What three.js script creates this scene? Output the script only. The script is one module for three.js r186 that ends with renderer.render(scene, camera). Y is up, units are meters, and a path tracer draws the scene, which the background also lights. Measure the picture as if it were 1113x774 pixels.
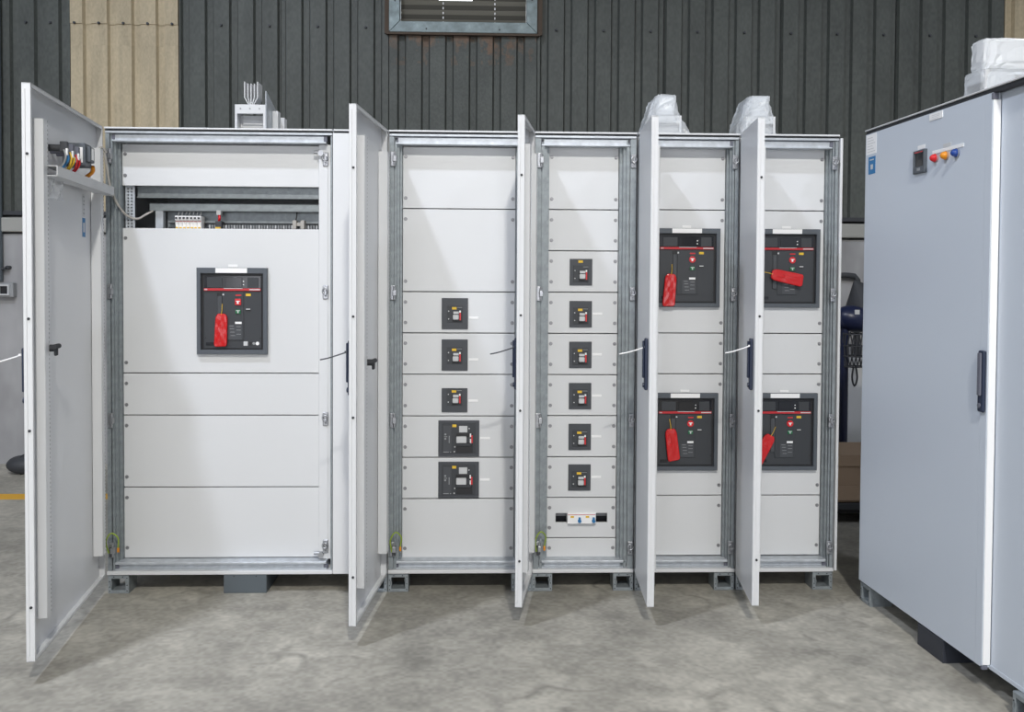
import * as THREE from 'three';
import { RoundedBoxGeometry } from 'three/addons/geometries/RoundedBoxGeometry.js';
import { mergeGeometries } from 'three/addons/utils/BufferGeometryUtils.js';
import { RectAreaLightUniformsLib } from 'three/addons/lights/RectAreaLightUniformsLib.js';
RectAreaLightUniformsLib.init();

// ---------------------------------------------------------------- camera, lights, exposure
const scene = new THREE.Scene();
const renderer = new THREE.WebGLRenderer({ antialias: true });
renderer.toneMapping = THREE.LinearToneMapping;
renderer.toneMappingExposure = 1.06;
renderer.shadowMap.enabled = true;

const camera = new THREE.PerspectiveCamera(2 * Math.atan(387 / 1011) * 180 / Math.PI, 1113 / 774, 0.05, 60);
camera.position.set(-0.073, 1.436, 4.237);
{
  const pitch = 0.02771, yaw = 0.03348, roll = 0.00568;
  const xa = new THREE.Vector3(Math.cos(yaw), 0, Math.sin(yaw));
  const ya = new THREE.Vector3(Math.sin(pitch) * Math.sin(yaw), Math.cos(pitch), -Math.sin(pitch) * Math.cos(yaw));
  const R = xa.clone().multiplyScalar(Math.cos(roll)).addScaledVector(ya, Math.sin(roll));
  const U = ya.clone().multiplyScalar(Math.cos(roll)).addScaledVector(xa, -Math.sin(roll));
  const B = R.clone().cross(U);
  camera.quaternion.setFromRotationMatrix(new THREE.Matrix4().makeBasis(R, U, B));
  camera.setViewOffset(1113, 774, 0, 55.25, 1113, 774);      // lens shifted, as in a straightened architectural picture
}
scene.background = new THREE.Color().setRGB(2.2, 2.4, 2.6);   // overcast daylight outside the hall

const LAMP_SPOTS = [[-2.5, 2.6], [5.0, 2.6], [0.5, 7.0], [-6.3, 7.0]];   // high-bay lamps, hung at 6.4 m
const LAMP_POWER = [72, 30, 165, 12], LAMP_COLOR = [0xe9f0ff, 0xe9f0ff, 0xfefbf4, 0xfefbf4];
const LAMP_NOTE = ['over the widest open cabinet', 'over the closed grey control cabinet', 'over the aisle facing the switchgear row', 'near the daylight windows'];
const FILL_DOOR = 2.6, DAY_WINDOW = 0.5;                       // added front fill shaped as a translucent door; daylight through the window band
function areaLight(color, intensity, w, h, pos, target) {
  const l = new THREE.RectAreaLight(color, intensity, w, h);
  l.position.set(...pos); l.lookAt(...target); l.name = 'daylight'; l.castShadow = true; scene.add(l); return l;
}
areaLight(0xf6f8ff, FILL_DOOR, 9, 4.6, [-1, 2.6, 15.7], [-1, 2.6, 0]);  // added front fill behind the camera, shaped as the glowing door
areaLight(0xd3e3ff, DAY_WINDOW, 10, 3, [-8.7, 4.2, 5], [0, 4.2, 5]);

// ---------------------------------------------------------------- helpers
let seed = 7;
const rnd = () => { seed = (seed * 1664525 + 1013904223) >>> 0; return seed / 4294967296; };
const used = {};
const numbered = n => { const k = used[n] = (used[n] ?? -1) + 1; return k ? `${n}_${String(k).padStart(3, '0')}` : n; };
function flat(g) {
  let q = g.index ? g.toNonIndexed() : g;
  for (const k of Object.keys(q.attributes)) if (k !== 'position' && k !== 'normal') q.deleteAttribute(k);
  return q;
}
function metric(g) {                                          // uv in metres, by the way each face points
  const p = g.attributes.position, n = g.attributes.normal, uv = new Float32Array(p.count * 2);
  for (let i = 0; i < p.count; i++) {
    const ax = Math.abs(n.getX(i)), ay = Math.abs(n.getY(i)), az = Math.abs(n.getZ(i));
    const [u, v] = az >= ax && az >= ay ? [p.getX(i), p.getY(i)] : ax >= ay ? [p.getZ(i), p.getY(i)] : [p.getX(i), p.getZ(i)];
    uv[2 * i] = u; uv[2 * i + 1] = v;
  }
  g.setAttribute('uv', new THREE.BufferAttribute(uv, 2)); return g;
}
const join = gs => metric(mergeGeometries([].concat(gs).map(flat)));
function part(name, gs, mat, parent, pos) {
  const m = new THREE.Mesh(join(gs), mat); m.name = name; m.castShadow = m.receiveShadow = true;
  if (pos) m.position.set(...pos);
  parent.add(m); return m;
}
function share(name, geo, mat, parent, pos) {                 // a piece on a shared geometry
  const m = new THREE.Mesh(geo, mat); m.name = name; m.castShadow = m.receiveShadow = true; m.position.set(...pos); parent.add(m); return m;
}
function thing(name, label, category, pos = [0, 0, 0], turn = 0, group) {
  const o = new THREE.Group(); o.name = numbered(name); o.position.set(...pos); o.rotation.y = turn;
  o.userData = { label, category }; if (group) o.userData.group = group; scene.add(o); return o;
}
function setting(name, label, category) {
  const o = new THREE.Group(); o.name = name; o.userData = { label, category, kind: 'structure' }; scene.add(o); return o;
}
function bx(x0, x1, y0, y1, z0, z1, r = 0) {
  const w = Math.abs(x1 - x0), h = Math.abs(y1 - y0), d = Math.abs(z1 - z0);
  const g = r ? new RoundedBoxGeometry(w, h, d, 1, Math.min(r, w / 2.1, h / 2.1, d / 2.1)) : new THREE.BoxGeometry(w, h, d);
  return g.translate((x0 + x1) / 2, (y0 + y1) / 2, (z0 + z1) / 2);
}
const cylZ = (r, x, y, z0, z1, n = 16, r2 = r) => new THREE.CylinderGeometry(r2, r, z1 - z0, n).rotateX(Math.PI / 2).translate(x, y, (z0 + z1) / 2);
const cylY = (r, x, z, y0, y1, n = 16, r2 = r) => new THREE.CylinderGeometry(r2, r, y1 - y0, n).translate(x, (y0 + y1) / 2, z);
const cylX = (r, y, z, x0, x1, n = 16) => new THREE.CylinderGeometry(r, r, x1 - x0, n).rotateZ(Math.PI / 2).translate((x0 + x1) / 2, y, z);
const tube = (pts, r, seg = 24, n = 7) => new THREE.TubeGeometry(new THREE.CatmullRomCurve3(pts.map(p => new THREE.Vector3(...p))), seg, r, n);
function ring(x0, x1, y0, y1, hole, z0, z1, bevel = 0) {      // plate with a rectangular hole or holes
  const s = new THREE.Shape([[x0, y0], [x1, y0], [x1, y1], [x0, y1]].map(p => new THREE.Vector2(...p)));
  for (const [a, b, c, d] of hole) s.holes.push(new THREE.Path([[a, c], [a, d], [b, d], [b, c]].map(p => new THREE.Vector2(...p))));
  return new THREE.ExtrudeGeometry(s, { depth: z1 - z0 - bevel, bevelEnabled: bevel > 0, bevelThickness: bevel, bevelSize: bevel, bevelOffset: -bevel, bevelSegments: 1 }).translate(0, 0, z0);
}

// tileable value noise
function lattice(n, s) { const a = new Float32Array(n * n); let q = s; for (let i = 0; i < n * n; i++) { q = (q * 1664525 + 1013904223) >>> 0; a[i] = q / 4294967296; } return a; }
const LAT = lattice(256, 99);
function noise(x, y, per) {
  const xi = Math.floor(x), yi = Math.floor(y), fx = x - xi, fy = y - yi;
  const sx = fx * fx * (3 - 2 * fx), sy = fy * fy * (3 - 2 * fy);
  const w = (a) => ((a % per) + per) % per, g = (a, b) => LAT[(w(a) * 57 + w(b) * 131 + w(a) * w(b) * 7) & 65535];
  const a = g(xi, yi), b = g(xi + 1, yi), c = g(xi, yi + 1), d = g(xi + 1, yi + 1);
  return a + (b - a) * sx + (c - a) * sy + (a - b - c + d) * sx * sy;
}
function fbm(u, v, base, oct) { let s = 0, a = 0.5, t = 0; for (let o = 0, f = base; o < oct; o++, f *= 2, a *= 0.55) { s += a * noise(u * f, v * f, f); t += a; } return s / t; }
function tex(n, fn, metres, srgb = true) {
  const d = new Uint8Array(n * n * 4);
  for (let j = 0; j < n; j++) for (let i = 0; i < n; i++) {
    const c = fn(i / n, j / n), k = 4 * (j * n + i);
    for (let q = 0; q < 3; q++) d[k + q] = Math.max(0, Math.min(255, c[q] ?? c[0])); d[k + 3] = 255;
  }
  const t = new THREE.DataTexture(d, n, n); t.wrapS = t.wrapT = THREE.RepeatWrapping; t.magFilter = THREE.LinearFilter; t.minFilter = THREE.LinearMipmapLinearFilter; t.generateMipmaps = true;
  if (srgb) t.colorSpace = THREE.SRGBColorSpace; t.repeat.set(1 / metres[0], 1 / metres[1]); t.needsUpdate = true; return t;
}

// ---------------------------------------------------------------- materials
const std = (r, g, b, rough = 0.5, metal = 0, extra = {}) => new THREE.MeshStandardMaterial({ color: new THREE.Color().setRGB(r, g, b), roughness: rough, metalness: metal, ...extra });
const concreteTex = tex(1536, (u, v) => {
  const big = fbm(u, v, 3, 4), mid = fbm(u + 0.31, v + 0.17, 12, 4), sm = fbm(u, v + 0.3, 44, 2), fine = noise(u * 300, v * 300, 300);
  const rid = 1 - Math.abs(2 * fbm(u + 0.1, v + 0.7, 22, 3) - 1), patch = Math.max(0, sm * 0.5 + mid * 0.5 - 0.46);
  const smear = Math.max(0, rid - 0.82) * 5 * patch * 3;
  const k = 163 + (big - 0.5) * 50 + (mid - 0.5) * 50 + (sm - 0.5) * 40 + (fine - 0.5) * 22 - smear * 55;
  return [k * 1.0, k * 0.978, k * 0.918];
}, [4.6, 4.6]);
const M = {
  paint: std(0.685, 0.695, 0.71, 0.36),
  cover: std(0.68, 0.69, 0.70, 0.42),
  coolShadePaint: std(0.575, 0.625, 0.695, 0.42),  // the row's paint with cool, dim side light put into the colour
  galv: std(0.72, 0.75, 0.78, 0.4, 0.35, { map: tex(256, (u, v) => { const k = 222 + (fbm(u, v, 9, 3) - 0.5) * 34; return [k, k + 2, k + 5]; }, [0.25, 0.25]) }),
  zinc: std(0.40, 0.435, 0.45, 0.45, 0.3, { map: tex(256, (u, v) => { const k = 215 + (fbm(u, v, 12, 3) - 0.5) * 40; return [k, k + 2, k + 4]; }, [0.2, 0.2]) }),
  steel: std(0.30, 0.30, 0.31, 0.42, 0.6),
  chrome: std(0.40, 0.41, 0.43, 0.35, 0.85),
  gasket: std(0.035, 0.037, 0.042, 0.8),
  corner: std(0.13, 0.135, 0.17, 0.6),
  seam: std(0.09, 0.095, 0.10, 0.8),
  black: std(0.012, 0.012, 0.014, 0.5),
  bezel: std(0.085, 0.098, 0.115, 0.5),
  plate: std(0.052, 0.057, 0.066, 0.5),
  face: std(0.035, 0.039, 0.045, 0.5),
  faceMid: std(0.055, 0.060, 0.068, 0.5),
  gloss: std(0.015, 0.016, 0.02, 0.12),
  grey: std(0.30, 0.31, 0.32, 0.5),
  lightGrey: std(0.58, 0.59, 0.60, 0.5),
  white: std(0.90, 0.90, 0.90, 0.45),
  red: std(0.62, 0.012, 0.018, 0.35),
  redStripe: std(0.50, 0.02, 0.028, 0.4),
  tagRed: std(0.58, 0.014, 0.016, 0.2, 0, { bumpMap: tex(128, (u, v) => [fbm(u, v, 4, 2) * 255], [0.11, 0.2], false), bumpScale: 0.004 }),
  green: std(0.01, 0.17, 0.06, 0.5),
  yellow: std(0.78, 0.50, 0.03, 0.5),
  orange: std(0.75, 0.27, 0.01, 0.3),
  blue: std(0.01, 0.05, 0.26, 0.3),
  stickerBlue: std(0.02, 0.18, 0.42, 0.5),
  handle: std(0.014, 0.022, 0.05, 0.4),
  navy: std(0.012, 0.018, 0.055, 0.35),
  concrete: new THREE.MeshStandardMaterial({ map: concreteTex, roughness: 0.55, bumpMap: concreteTex, bumpScale: 0.0006 }),
  plaster: std(1, 1, 1, 0.9, 0, { map: tex(512, (u, v) => { const k = 158 + (fbm(u, v, 5, 4) - 0.5) * 52 + (fbm(u * 1, v * 0.25, 24, 3) - 0.5) * 22; return [k, k, k * 1.01]; }, [2.3, 2.3]) }),
  ledge: std(0.36, 0.36, 0.34, 0.8),
  claddingDark: std(1, 1, 1, 0.62, 0, { map: tex(512, (u, v) => { const k = 83 + (fbm(u, v, 6, 4) - 0.5) * 20 + (fbm(u, v, 128, 1) - 0.5) * 12 + (noise(u * 40, v * 4, 40) - 0.5) * 5; return [k * 0.97, k * 1.015, k * 0.97]; }, [1.7, 2.9]) }),
  cladTan: std(1, 1, 1, 0.7, 0, { map: tex(512, (u, v) => { const k = 184 + (fbm(u, v, 5, 4) - 0.5) * 30 + (fbm(u, v, 96, 1) - 0.5) * 14 + (noise(u * 36, v * 3, 36) - 0.5) * 16; return [k, k * 0.925, k * 0.775]; }, [0.9, 1.6]) }),
  claddingBrown: std(1, 1, 1, 0.65, 0, { map: tex(512, (u, v) => {  // dark cladding with a patchy brown tint towards the top
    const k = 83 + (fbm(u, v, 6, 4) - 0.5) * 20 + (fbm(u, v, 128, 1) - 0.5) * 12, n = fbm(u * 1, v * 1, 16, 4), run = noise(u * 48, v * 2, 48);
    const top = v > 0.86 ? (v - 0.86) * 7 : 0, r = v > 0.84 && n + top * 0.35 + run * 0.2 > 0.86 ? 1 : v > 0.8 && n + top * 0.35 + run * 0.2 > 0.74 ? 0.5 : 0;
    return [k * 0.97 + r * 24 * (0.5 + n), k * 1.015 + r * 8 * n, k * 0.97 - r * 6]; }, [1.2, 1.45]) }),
  rust: std(0.085, 0.062, 0.045, 0.85),
  ventSteel: std(0.29, 0.36, 0.37, 0.5, 0.3, { map: tex(256, (u, v) => { const k = 215 + (fbm(u, v, 8, 4) - 0.5) * 90; return [k, k, k]; }, [0.4, 0.4]) }),
  slat: std(0.10, 0.095, 0.08, 0.5),
  slatPale: std(0.21, 0.20, 0.165, 0.5),
  card: std(0.46, 0.33, 0.23, 0.85),
  darkSteel: std(0.045, 0.048, 0.055, 0.6),
  blockDark: std(0.04, 0.045, 0.06, 0.5, 0.2),
  blockSteel: std(0.105, 0.125, 0.14, 0.55, 0.2),
  ceiling: std(0.42, 0.43, 0.43, 0.8),
  farWall: std(0.30, 0.31, 0.31, 0.8),
  lampShell: std(0.5, 0.5, 0.5, 0.4, 0.6),
  wireGreen: std(0.30, 0.42, 0.05, 0.5),
  wireGrey: std(0.42, 0.40, 0.37, 0.5),
  film: new THREE.MeshPhysicalMaterial({ color: new THREE.Color().setRGB(0.93, 0.95, 0.97), roughness: 0.28, transmission: 0.72, thickness: 0, ior: 1.35, side: THREE.DoubleSide }),
  wrap: new THREE.MeshPhysicalMaterial({ color: new THREE.Color().setRGB(0.86, 0.88, 0.90), roughness: 0.22, transmission: 0.34, thickness: 0, ior: 1.4, side: THREE.DoubleSide }),
  bag: new THREE.MeshPhysicalMaterial({ color: new THREE.Color().setRGB(0.96, 0.97, 0.98), roughness: 0.2, transmission: 0.8, thickness: 0, ior: 1.3, side: THREE.DoubleSide }),
  yellowPaint: std(0.78, 0.42, 0.03, 0.6),
  lens: std(0.02, 0.02, 0.02, 0.3),
};
// perforated stiffener: punched holes every 15 mm, too fine to cut
M.perf = std(1, 1, 1, 0.42, 0, { map: tex(64, (u, v) => { const k = Math.abs(v - 0.5) < 0.22 ? 135 : 216; return [k, k, k + 2]; }, [0.0155, 0.0155]) });
const glow = (c, i) => new THREE.MeshStandardMaterial({ color: 0x888888, emissive: c, emissiveIntensity: i, roughness: 0.6 });

// ---------------------------------------------------------------- the hall
const WZ = -3.0;
{
  const floor = setting('floor', 'mottled grey concrete factory floor', 'floor');
  part('slab', bx(-9.2, 9.2, -0.2, 0, -3.4, 16.2), M.concrete, floor);
  part('marking_line', bx(-8.9, 1.6, 0, 0.0015, -1.975, -1.825), M.yellowPaint, floor);
  const ceil = setting('ceiling', 'pale grey roof of the hall', 'ceiling');
  part('roof_slab', bx(-9.2, 9.2, 8, 8.2, -3.4, 16.2), M.ceiling, ceil);
  const wl = setting('wall_left', 'grey side wall of the hall with a daylight window band', 'wall');
  part('masonry', [bx(-9.2, -9, 0, 2.7, -3.4, 16.2), bx(-9.2, -9, 5.7, 8, -3.4, 16.2), bx(-9.2, -9, 2.7, 5.7, -3.4, 0), bx(-9.2, -9, 2.7, 5.7, 10, 16.2)], M.farWall, wl);
  part('glazing', bx(-9.12, -9.06, 2.7, 5.7, 0, 10), glow(0xd3e3ff, 0.4), wl);
  part('mullion', [2, 4, 6, 8].map(z => bx(-9.05, -8.95, 2.7, 5.7, z - 0.03, z + 0.03)), M.farWall, wl);
  const wr = setting('wall_right', 'plain grey side wall of the hall', 'wall');
  part('masonry', bx(9, 9.2, 0, 8, -3.4, 16.2), M.farWall, wr);
  const wf = setting('wall_front', 'grey end wall of the hall with an added glowing fill door', 'wall');
  part('masonry', [bx(-9, -5.5, 0, 8, 16, 16.2), bx(3.5, 9, 0, 8, 16, 16.2), bx(-5.5, 3.5, 4.9, 8, 16, 16.2), bx(-5.5, 3.5, 0, 0.3, 16, 16.2)], M.farWall, wf);
  const d1 = setting('door_1', 'added glowing fill light shaped as a sectional hall door', 'door');  // unseen glowing door added as a source of front fill
  for (let k = 0; k < 5; k++) part('panel', bx(-5.5, 3.5, 0.3 + k * 0.92, 1.2 + k * 0.92, 16.05, 16.1), glow(0xf6f8ff, 1.4), d1);

  // back wall: plaster below, ledge, vertical ribbed sheets above
  const wb = setting('wall_back', 'back wall of dark ribbed metal cladding above grey plaster', 'wall');
  part('backing', [bx(-9, 9, 0, 3.36, -3.4, -3.1), bx(-9, 9, 4.2, 8, -3.4, -3.1), bx(-9, -0.75, 3.36, 4.2, -3.4, -3.1), bx(0.31, 9, 3.36, 4.2, -3.4, -3.1)], M.farWall, wb);
  part('plaster', bx(-9, 9, 0, 1.76, -3.1, WZ + 0.02), M.plaster, wb);
  part('ledge', bx(-9, 9, 1.775, 1.885, -3.1, WZ + 0.06, 0.01), M.ledge, wb);
  part('flashing', bx(-9, 9, 1.905, 1.935, -3.1, WZ + 0.035), M.darkSteel, wb);
  const PITCH = 0.1833, PH = 0.042;
  function sheet(x0, x1, y0, y1, mat, dz = 0, name = 'cladding_sheet') {
    const front = WZ + dz, back = front - 0.032, pts = [];
    const at = x => { let t = ((x - PH) / PITCH) % 1; if (t < 0) t += 1; t = Math.min(t, 1 - t) * PITCH; return t < 0.0221 ? back : t > 0.0339 ? front : back + (front - back) * (t - 0.022) / 0.012; };
    const xs = [x0, x1];
    for (let k = Math.floor((x0 - PH) / PITCH) - 1; k <= (x1 - PH) / PITCH + 1; k++) for (const o of [-0.034, -0.022, 0.022, 0.034]) { const x = PH + k * PITCH + o; if (x > x0 && x < x1) xs.push(x); }
    xs.sort((a, b) => a - b);
    for (const x of xs) pts.push(new THREE.Vector2(x, -at(x)));
    pts.push(new THREE.Vector2(x1, -(back - 0.004)), new THREE.Vector2(x0, -(back - 0.004)));
    const g = new THREE.ExtrudeGeometry(new THREE.Shape(pts), { depth: y1 - y0, bevelEnabled: false }).rotateX(-Math.PI / 2).translate(0, y0, 0);
    return part(name, g, mat, wb);
  }
  const cuts = [-8.8, -7.87, -6.95, -6.03, -5.12, -4.2, -3.203];
  for (let k = 0; k < cuts.length - 1; k++) sheet(cuts[k] + 0.003, cuts[k + 1] - 0.003, 1.93, 7.9, M.claddingDark, k % 2 * 0.003);
  sheet(-3.2, -2.39, 1.93, 3.37, M.cladTan, 0.006); sheet(-3.2, -2.39, 3.362, 7.9, M.cladTan, 0.014);
  const mid = [-2.387, -1.62, -0.79]; for (let k = 0; k < 2; k++) sheet(mid[k] + 0.003, mid[k + 1] - 0.003, 1.93, 7.9, M.claddingDark, k % 2 * 0.003);
  M.claddingBrown.map.offset.y = -1.925 / 1.45; sheet(-0.787, 0.35, 1.93, 3.37, M.claddingBrown, 0.004); sheet(-0.787, 0.35, 4.19, 7.9, M.claddingDark, 0.004);
  const rt = [0.353, 1.343, 2.26, 3.177, 4.026]; for (let k = 0; k < 4; k++) sheet(rt[k] + 0.003, rt[k + 1] - 0.003, 1.93, 7.9, M.claddingDark, k % 2 * 0.003);
  sheet(4.03, 4.94, 1.93, 7.9, M.cladTan, 0.006);
  const fr = [4.943, 5.86, 6.78, 7.7, 8.8]; for (let k = 0; k < 4; k++) sheet(fr[k] + 0.003, fr[k + 1] - 0.003, 1.93, 7.9, M.claddingDark, k % 2 * 0.003);
  const sg = join(new THREE.CylinderGeometry(0.009, 0.011, 0.012, 8).rotateX(Math.PI / 2));
  for (let k = -20; k < 22; k++) { const x = PH + (k + 0.5) * PITCH; if (x > -0.85 && x < 0.42 || Math.abs(x) > 3.9 || (k % 2 && x > -2.4)) continue; share('screw', sg, M.darkSteel, wb, [x, 3.365, WZ + (x < -2.38 && x > -3.21 ? 0.022 : 0.012)]); }
}
// louvred vent high in the back wall
{
  const v = thing('wall_louvre', 'galvanised metal louvre vent framed high in the dark ribbed wall', 'vent', [-0.22, 3.32, WZ]);
  const X0 = -0.565, X1 = 0.57, H = 0.92, b = 0.082, y0 = 0.005;
  const bar = (pts) => new THREE.ExtrudeGeometry(new THREE.Shape(pts.map(p => new THREE.Vector2(...p))), { depth: 0.03, bevelEnabled: true, bevelSize: 0.003, bevelThickness: 0.003, bevelOffset: -0.003, bevelSegments: 1 }).translate(0, 0, 0.012);
  part('frame_rail', bar([[X0, y0], [X1, y0], [X1 - b, y0 + b], [X0 + b, y0 + b]]), M.ventSteel, v);
  part('frame_rail', bar([[X0, H], [X0 + b, H - b], [X1 - b, H - b], [X1, H]]), M.ventSteel, v);
  part('frame_stile', bar([[X0, y0 + 0.002], [X0 + b, y0 + b + 0.002], [X0 + b, H - b], [X0, H]]), M.ventSteel, v);
  part('frame_stile', bar([[X1, y0 + 0.002], [X1, H], [X1 - b, H - b], [X1 - b, y0 + b + 0.002]]), M.ventSteel, v);
  part('side_trim', bx(X0 - 0.035, X0 - 0.002, -0.002, H, 0, 0.022), M.rust, v);
  part('side_trim', bx(X1 + 0.002, X1 + 0.04, -0.002, H, 0, 0.022), M.rust, v);
  part('drip_edge', bx(X0 - 0.02, X1 + 0.02, -0.012, 0.006, 0, 0.04), M.rust, v);
  part('duct', [bx(X0 + b - 0.012, X0 + b - 0.002, 0.07, 0.86, -0.4, 0.01), bx(X1 - b + 0.002, X1 - b + 0.012, 0.07, 0.86, -0.4, 0.01), bx(X0 + b, X1 - b, 0.06, 0.075, -0.4, 0.01), bx(X0 + b, X1 - b, 0.85, 0.862, -0.4, 0.01)], M.slat, v);
  const sl = (xa, xb, y) => { const g = new THREE.BoxGeometry(xb - xa, 0.046, 0.0025); g.rotateX(0.6); return [g.translate((xa + xb) / 2, y, -0.05), cylX(0.0065, y - 0.0195, -0.0615, xa, xb, 10)]; };
  const lightDot = join(bx(-0.0045, 0.0045, -0.009, 0.009, -0.004, 0.004, 0.002));
  let k = 0;
  for (let y = 0.105; y < 0.84; y += 0.0365, k++) {
    const m = k % 2 ? M.slat : M.slatPale;
    if (k === 5) { part('slat', sl(X0 + b, -0.19, y), m, v); part('slat', sl(0.07, X1 - b, y), m, v); }
    else part('slat', sl(X0 + b + 0.002, X1 - b - 0.002, y), m, v);
    for (const x of [-0.155, 0.245]) share('daylight_dot', lightDot, M.white, v, [x, y - 0.004, -0.036]);  // white dots stand in for daylight showing between the slats
  }
  for (const [x, y] of [[-0.52, 0.24], [0.53, 0.26], [-0.28, 0.03], [0.28, 0.03]]) part('screw', cylZ(0.007, x, y, 0.04, 0.048, 8), M.darkSteel, v);
}
// high-bay lamps
LAMP_SPOTS.forEach(([x, z], i) => {
  const l = thing('high_bay_lamp', 'bell shaped high bay lamp ' + LAMP_NOTE[i], 'lamp', [x, 6.4, z], 0, 'high bay lamps under the roof');
  part('shade', new THREE.LatheGeometry([[0.24, 0], [0.235, 0.05], [0.16, 0.2], [0.09, 0.28], [0.02, 0.3]].map(p => new THREE.Vector2(...p)), 32), M.lampShell, l);
  part('housing', cylY(0.08, 0, 0, 0.28, 0.5, 20), M.lampShell, l);
  part('cable', cylY(0.01, 0, 0, 0.5, 1.6, 8), M.black, l);
  part('lens', cylY(0.2, 0, 0, 0.02, 0.03, 32), glow(LAMP_COLOR[i], 4), l);
  const s = new THREE.SpotLight(LAMP_COLOR[i], LAMP_POWER[i], 0, 1.4, 0.25, 2);
  s.position.set(0, -0.02, 0); s.target.position.set(0, -3, 0); s.castShadow = true; s.shadow.radius = 9; s.shadow.mapSize.set(2048, 2048); s.name = 'lamp_light';
  l.add(s); l.add(s.target); s.target.name = 'lamp_aim';
});

// ---------------------------------------------------------------- switchgear row: shared pieces
const TOP = 2.108, SILL = 0.086, PZ = -0.075, DEPTH = 0.86;
const screwGeo = join([cylZ(0.0062, 0, 0, 0, 0.004, 10, 0.005), cylZ(0.0085, 0, 0, -0.001, 0.0012, 10)]);
const footGeo = (() => {                                       // open square tube with lugs
  const a = ring(-0.047, 0.047, 0, 0.084, [[-0.031, 0.031, 0.015, 0.067]], -0.1, 0, 0.002);
  return join([a, bx(-0.037, -0.029, 0.034, 0.048, -0.008, 0), bx(0.029, 0.037, 0.05, 0.06, -0.008, 0)]);
})();
const boltGeo = join(cylZ(0.0028, 0, 0, -0.001, 0.0012, 6));
const hingeGeo = join([bx(-0.010, 0.012, -0.034, 0.034, -0.006, 0.004, 0.003), cylY(0.006, 0.010, 0.006, -0.03, 0.03, 10), bx(0.002, 0.02, -0.014, 0.014, 0, 0.016, 0.003), cylZ(0.006, -0.002, 0.022, 0, 0.008, 8), cylZ(0.006, -0.002, -0.022, 0, 0.008, 8)]);
const keeperGeo = join([bx(-0.013, 0.013, -0.032, 0.032, -0.006, 0.003, 0.006), new THREE.TorusGeometry(0.012, 0.004, 6, 14).translate(0, 0.006, 0.008), cylZ(0.005, 0, -0.018, 0, 0.01, 8), bx(-0.004, 0.006, -0.02, 0.02, 0.002, 0.01, 0.002)]);
const HY = [1.978, 1.372, 0.79, 0.2];

function stile(x, dir, y0, y1, w = 0.05) {                               // folded profile, dir +1: opens to the right
  const p = [[0, -0.12], [0, -0.006], [0.38, -0.006], [0.38, -0.02], [0.45, -0.02], [0.45, -0.012], [0.62, -0.012], [0.62, -0.03], [0.81, -0.03], [0.81, -0.055], [1, -0.055], [1, -0.12]].map(([a, b]) => [a * w, b]);
  const s = new THREE.Shape(p.map(([a, b]) => new THREE.Vector2(x + dir * a, -b)));
  return new THREE.ExtrudeGeometry(s, { depth: y1 - y0, bevelEnabled: false }).rotateX(-Math.PI / 2).translate(0, y0, 0);
}
function frame(o, xc, x0, x1, pl, pr) {                                // carcass of one unit; x in metres along the row
  const L = x0 - xc + 0.0015, R = x1 - xc - 0.0015;
  part('roof', bx(L, R, TOP - 0.008, TOP, -DEPTH, 0.004, 0.002), M.paint, o);
  part('roof_seal', bx(L + 0.002, R - 0.002, TOP - 0.016, TOP - 0.008, -0.06, -0.006), M.gasket, o);
  part('top_flange', bx(L + 0.002, R - 0.002, TOP - 0.027, TOP - 0.016, -0.08, -0.003, 0.002), M.galv, o);
  part('top_rail', [bx(L + 0.03, R - 0.03, TOP - 0.061, TOP - 0.029, -0.08, -0.016, 0.003), bx(L + 0.03, R - 0.03, TOP - 0.063, TOP - 0.055, -0.05, -0.008, 0.002)], M.galv, o);
  for (const [a, b] of [[L + 0.026, L + 0.042], [R - 0.042, R - 0.026]]) part('corner_piece', bx(a, b, TOP - 0.054, TOP - 0.03, -0.03, -0.012, 0.002), M.corner, o);
  part('stile', stile(L + 0.003, 1, 0.104, TOP - 0.029, pl === undefined ? 0.05 : pl - xc - L - 0.0045), M.zinc, o);
  part('stile', stile(R - 0.003, -1, 0.104, TOP - 0.029, pr === undefined ? 0.012 : R - pr + xc - 0.0045), M.zinc, o);
  part('bottom_rail', [bx(L + 0.03, R - 0.03, 0.127, 0.140, -0.09, -0.012, 0.004), bx(L + 0.03, R - 0.03, 0.104, 0.127, -0.09, -0.03), bx(L + 0.03, R - 0.03, 0.104, 0.109, -0.03, -0.014)], M.galv, o);
  for (const [a, b] of [[L + 0.024, L + 0.044], [R - 0.044, R - 0.024]]) part('corner_piece', bx(a, b, 0.106, 0.124, -0.04, -0.02, 0.002), M.corner, o);
  part('sill', bx(L, R, SILL, 0.103, -DEPTH, 0.003, 0.003), M.paint, o);
  part('side_panel', bx(L, L + 0.002, 0.103, TOP - 0.008, -DEPTH, -0.02), M.paint, o);
  part('side_panel', bx(R - 0.002, R, 0.103, TOP - 0.008, -DEPTH, -0.02), M.paint, o);
  part('back_panel', bx(L + 0.002, R - 0.002, 0.103, TOP - 0.008, -DEPTH, -DEPTH + 0.003), M.paint, o);
  return [L, R];
}
function foot(o, x, z = -0.004) {
  const f = share('foot', footGeo, M.zinc, o, [x, 0, z]);  // darker zinc puts the shade under the cabinet into the colour
  for (const [a, b] of [[-0.039, 0.012], [-0.039, 0.03], [-0.039, 0.055], [0.039, 0.012], [0.039, 0.038], [0.039, 0.07], [-0.02, 0.076], [0.02, 0.076]]) share('bolt', boltGeo, M.black, f, [a, b, 0]);
}
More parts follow.
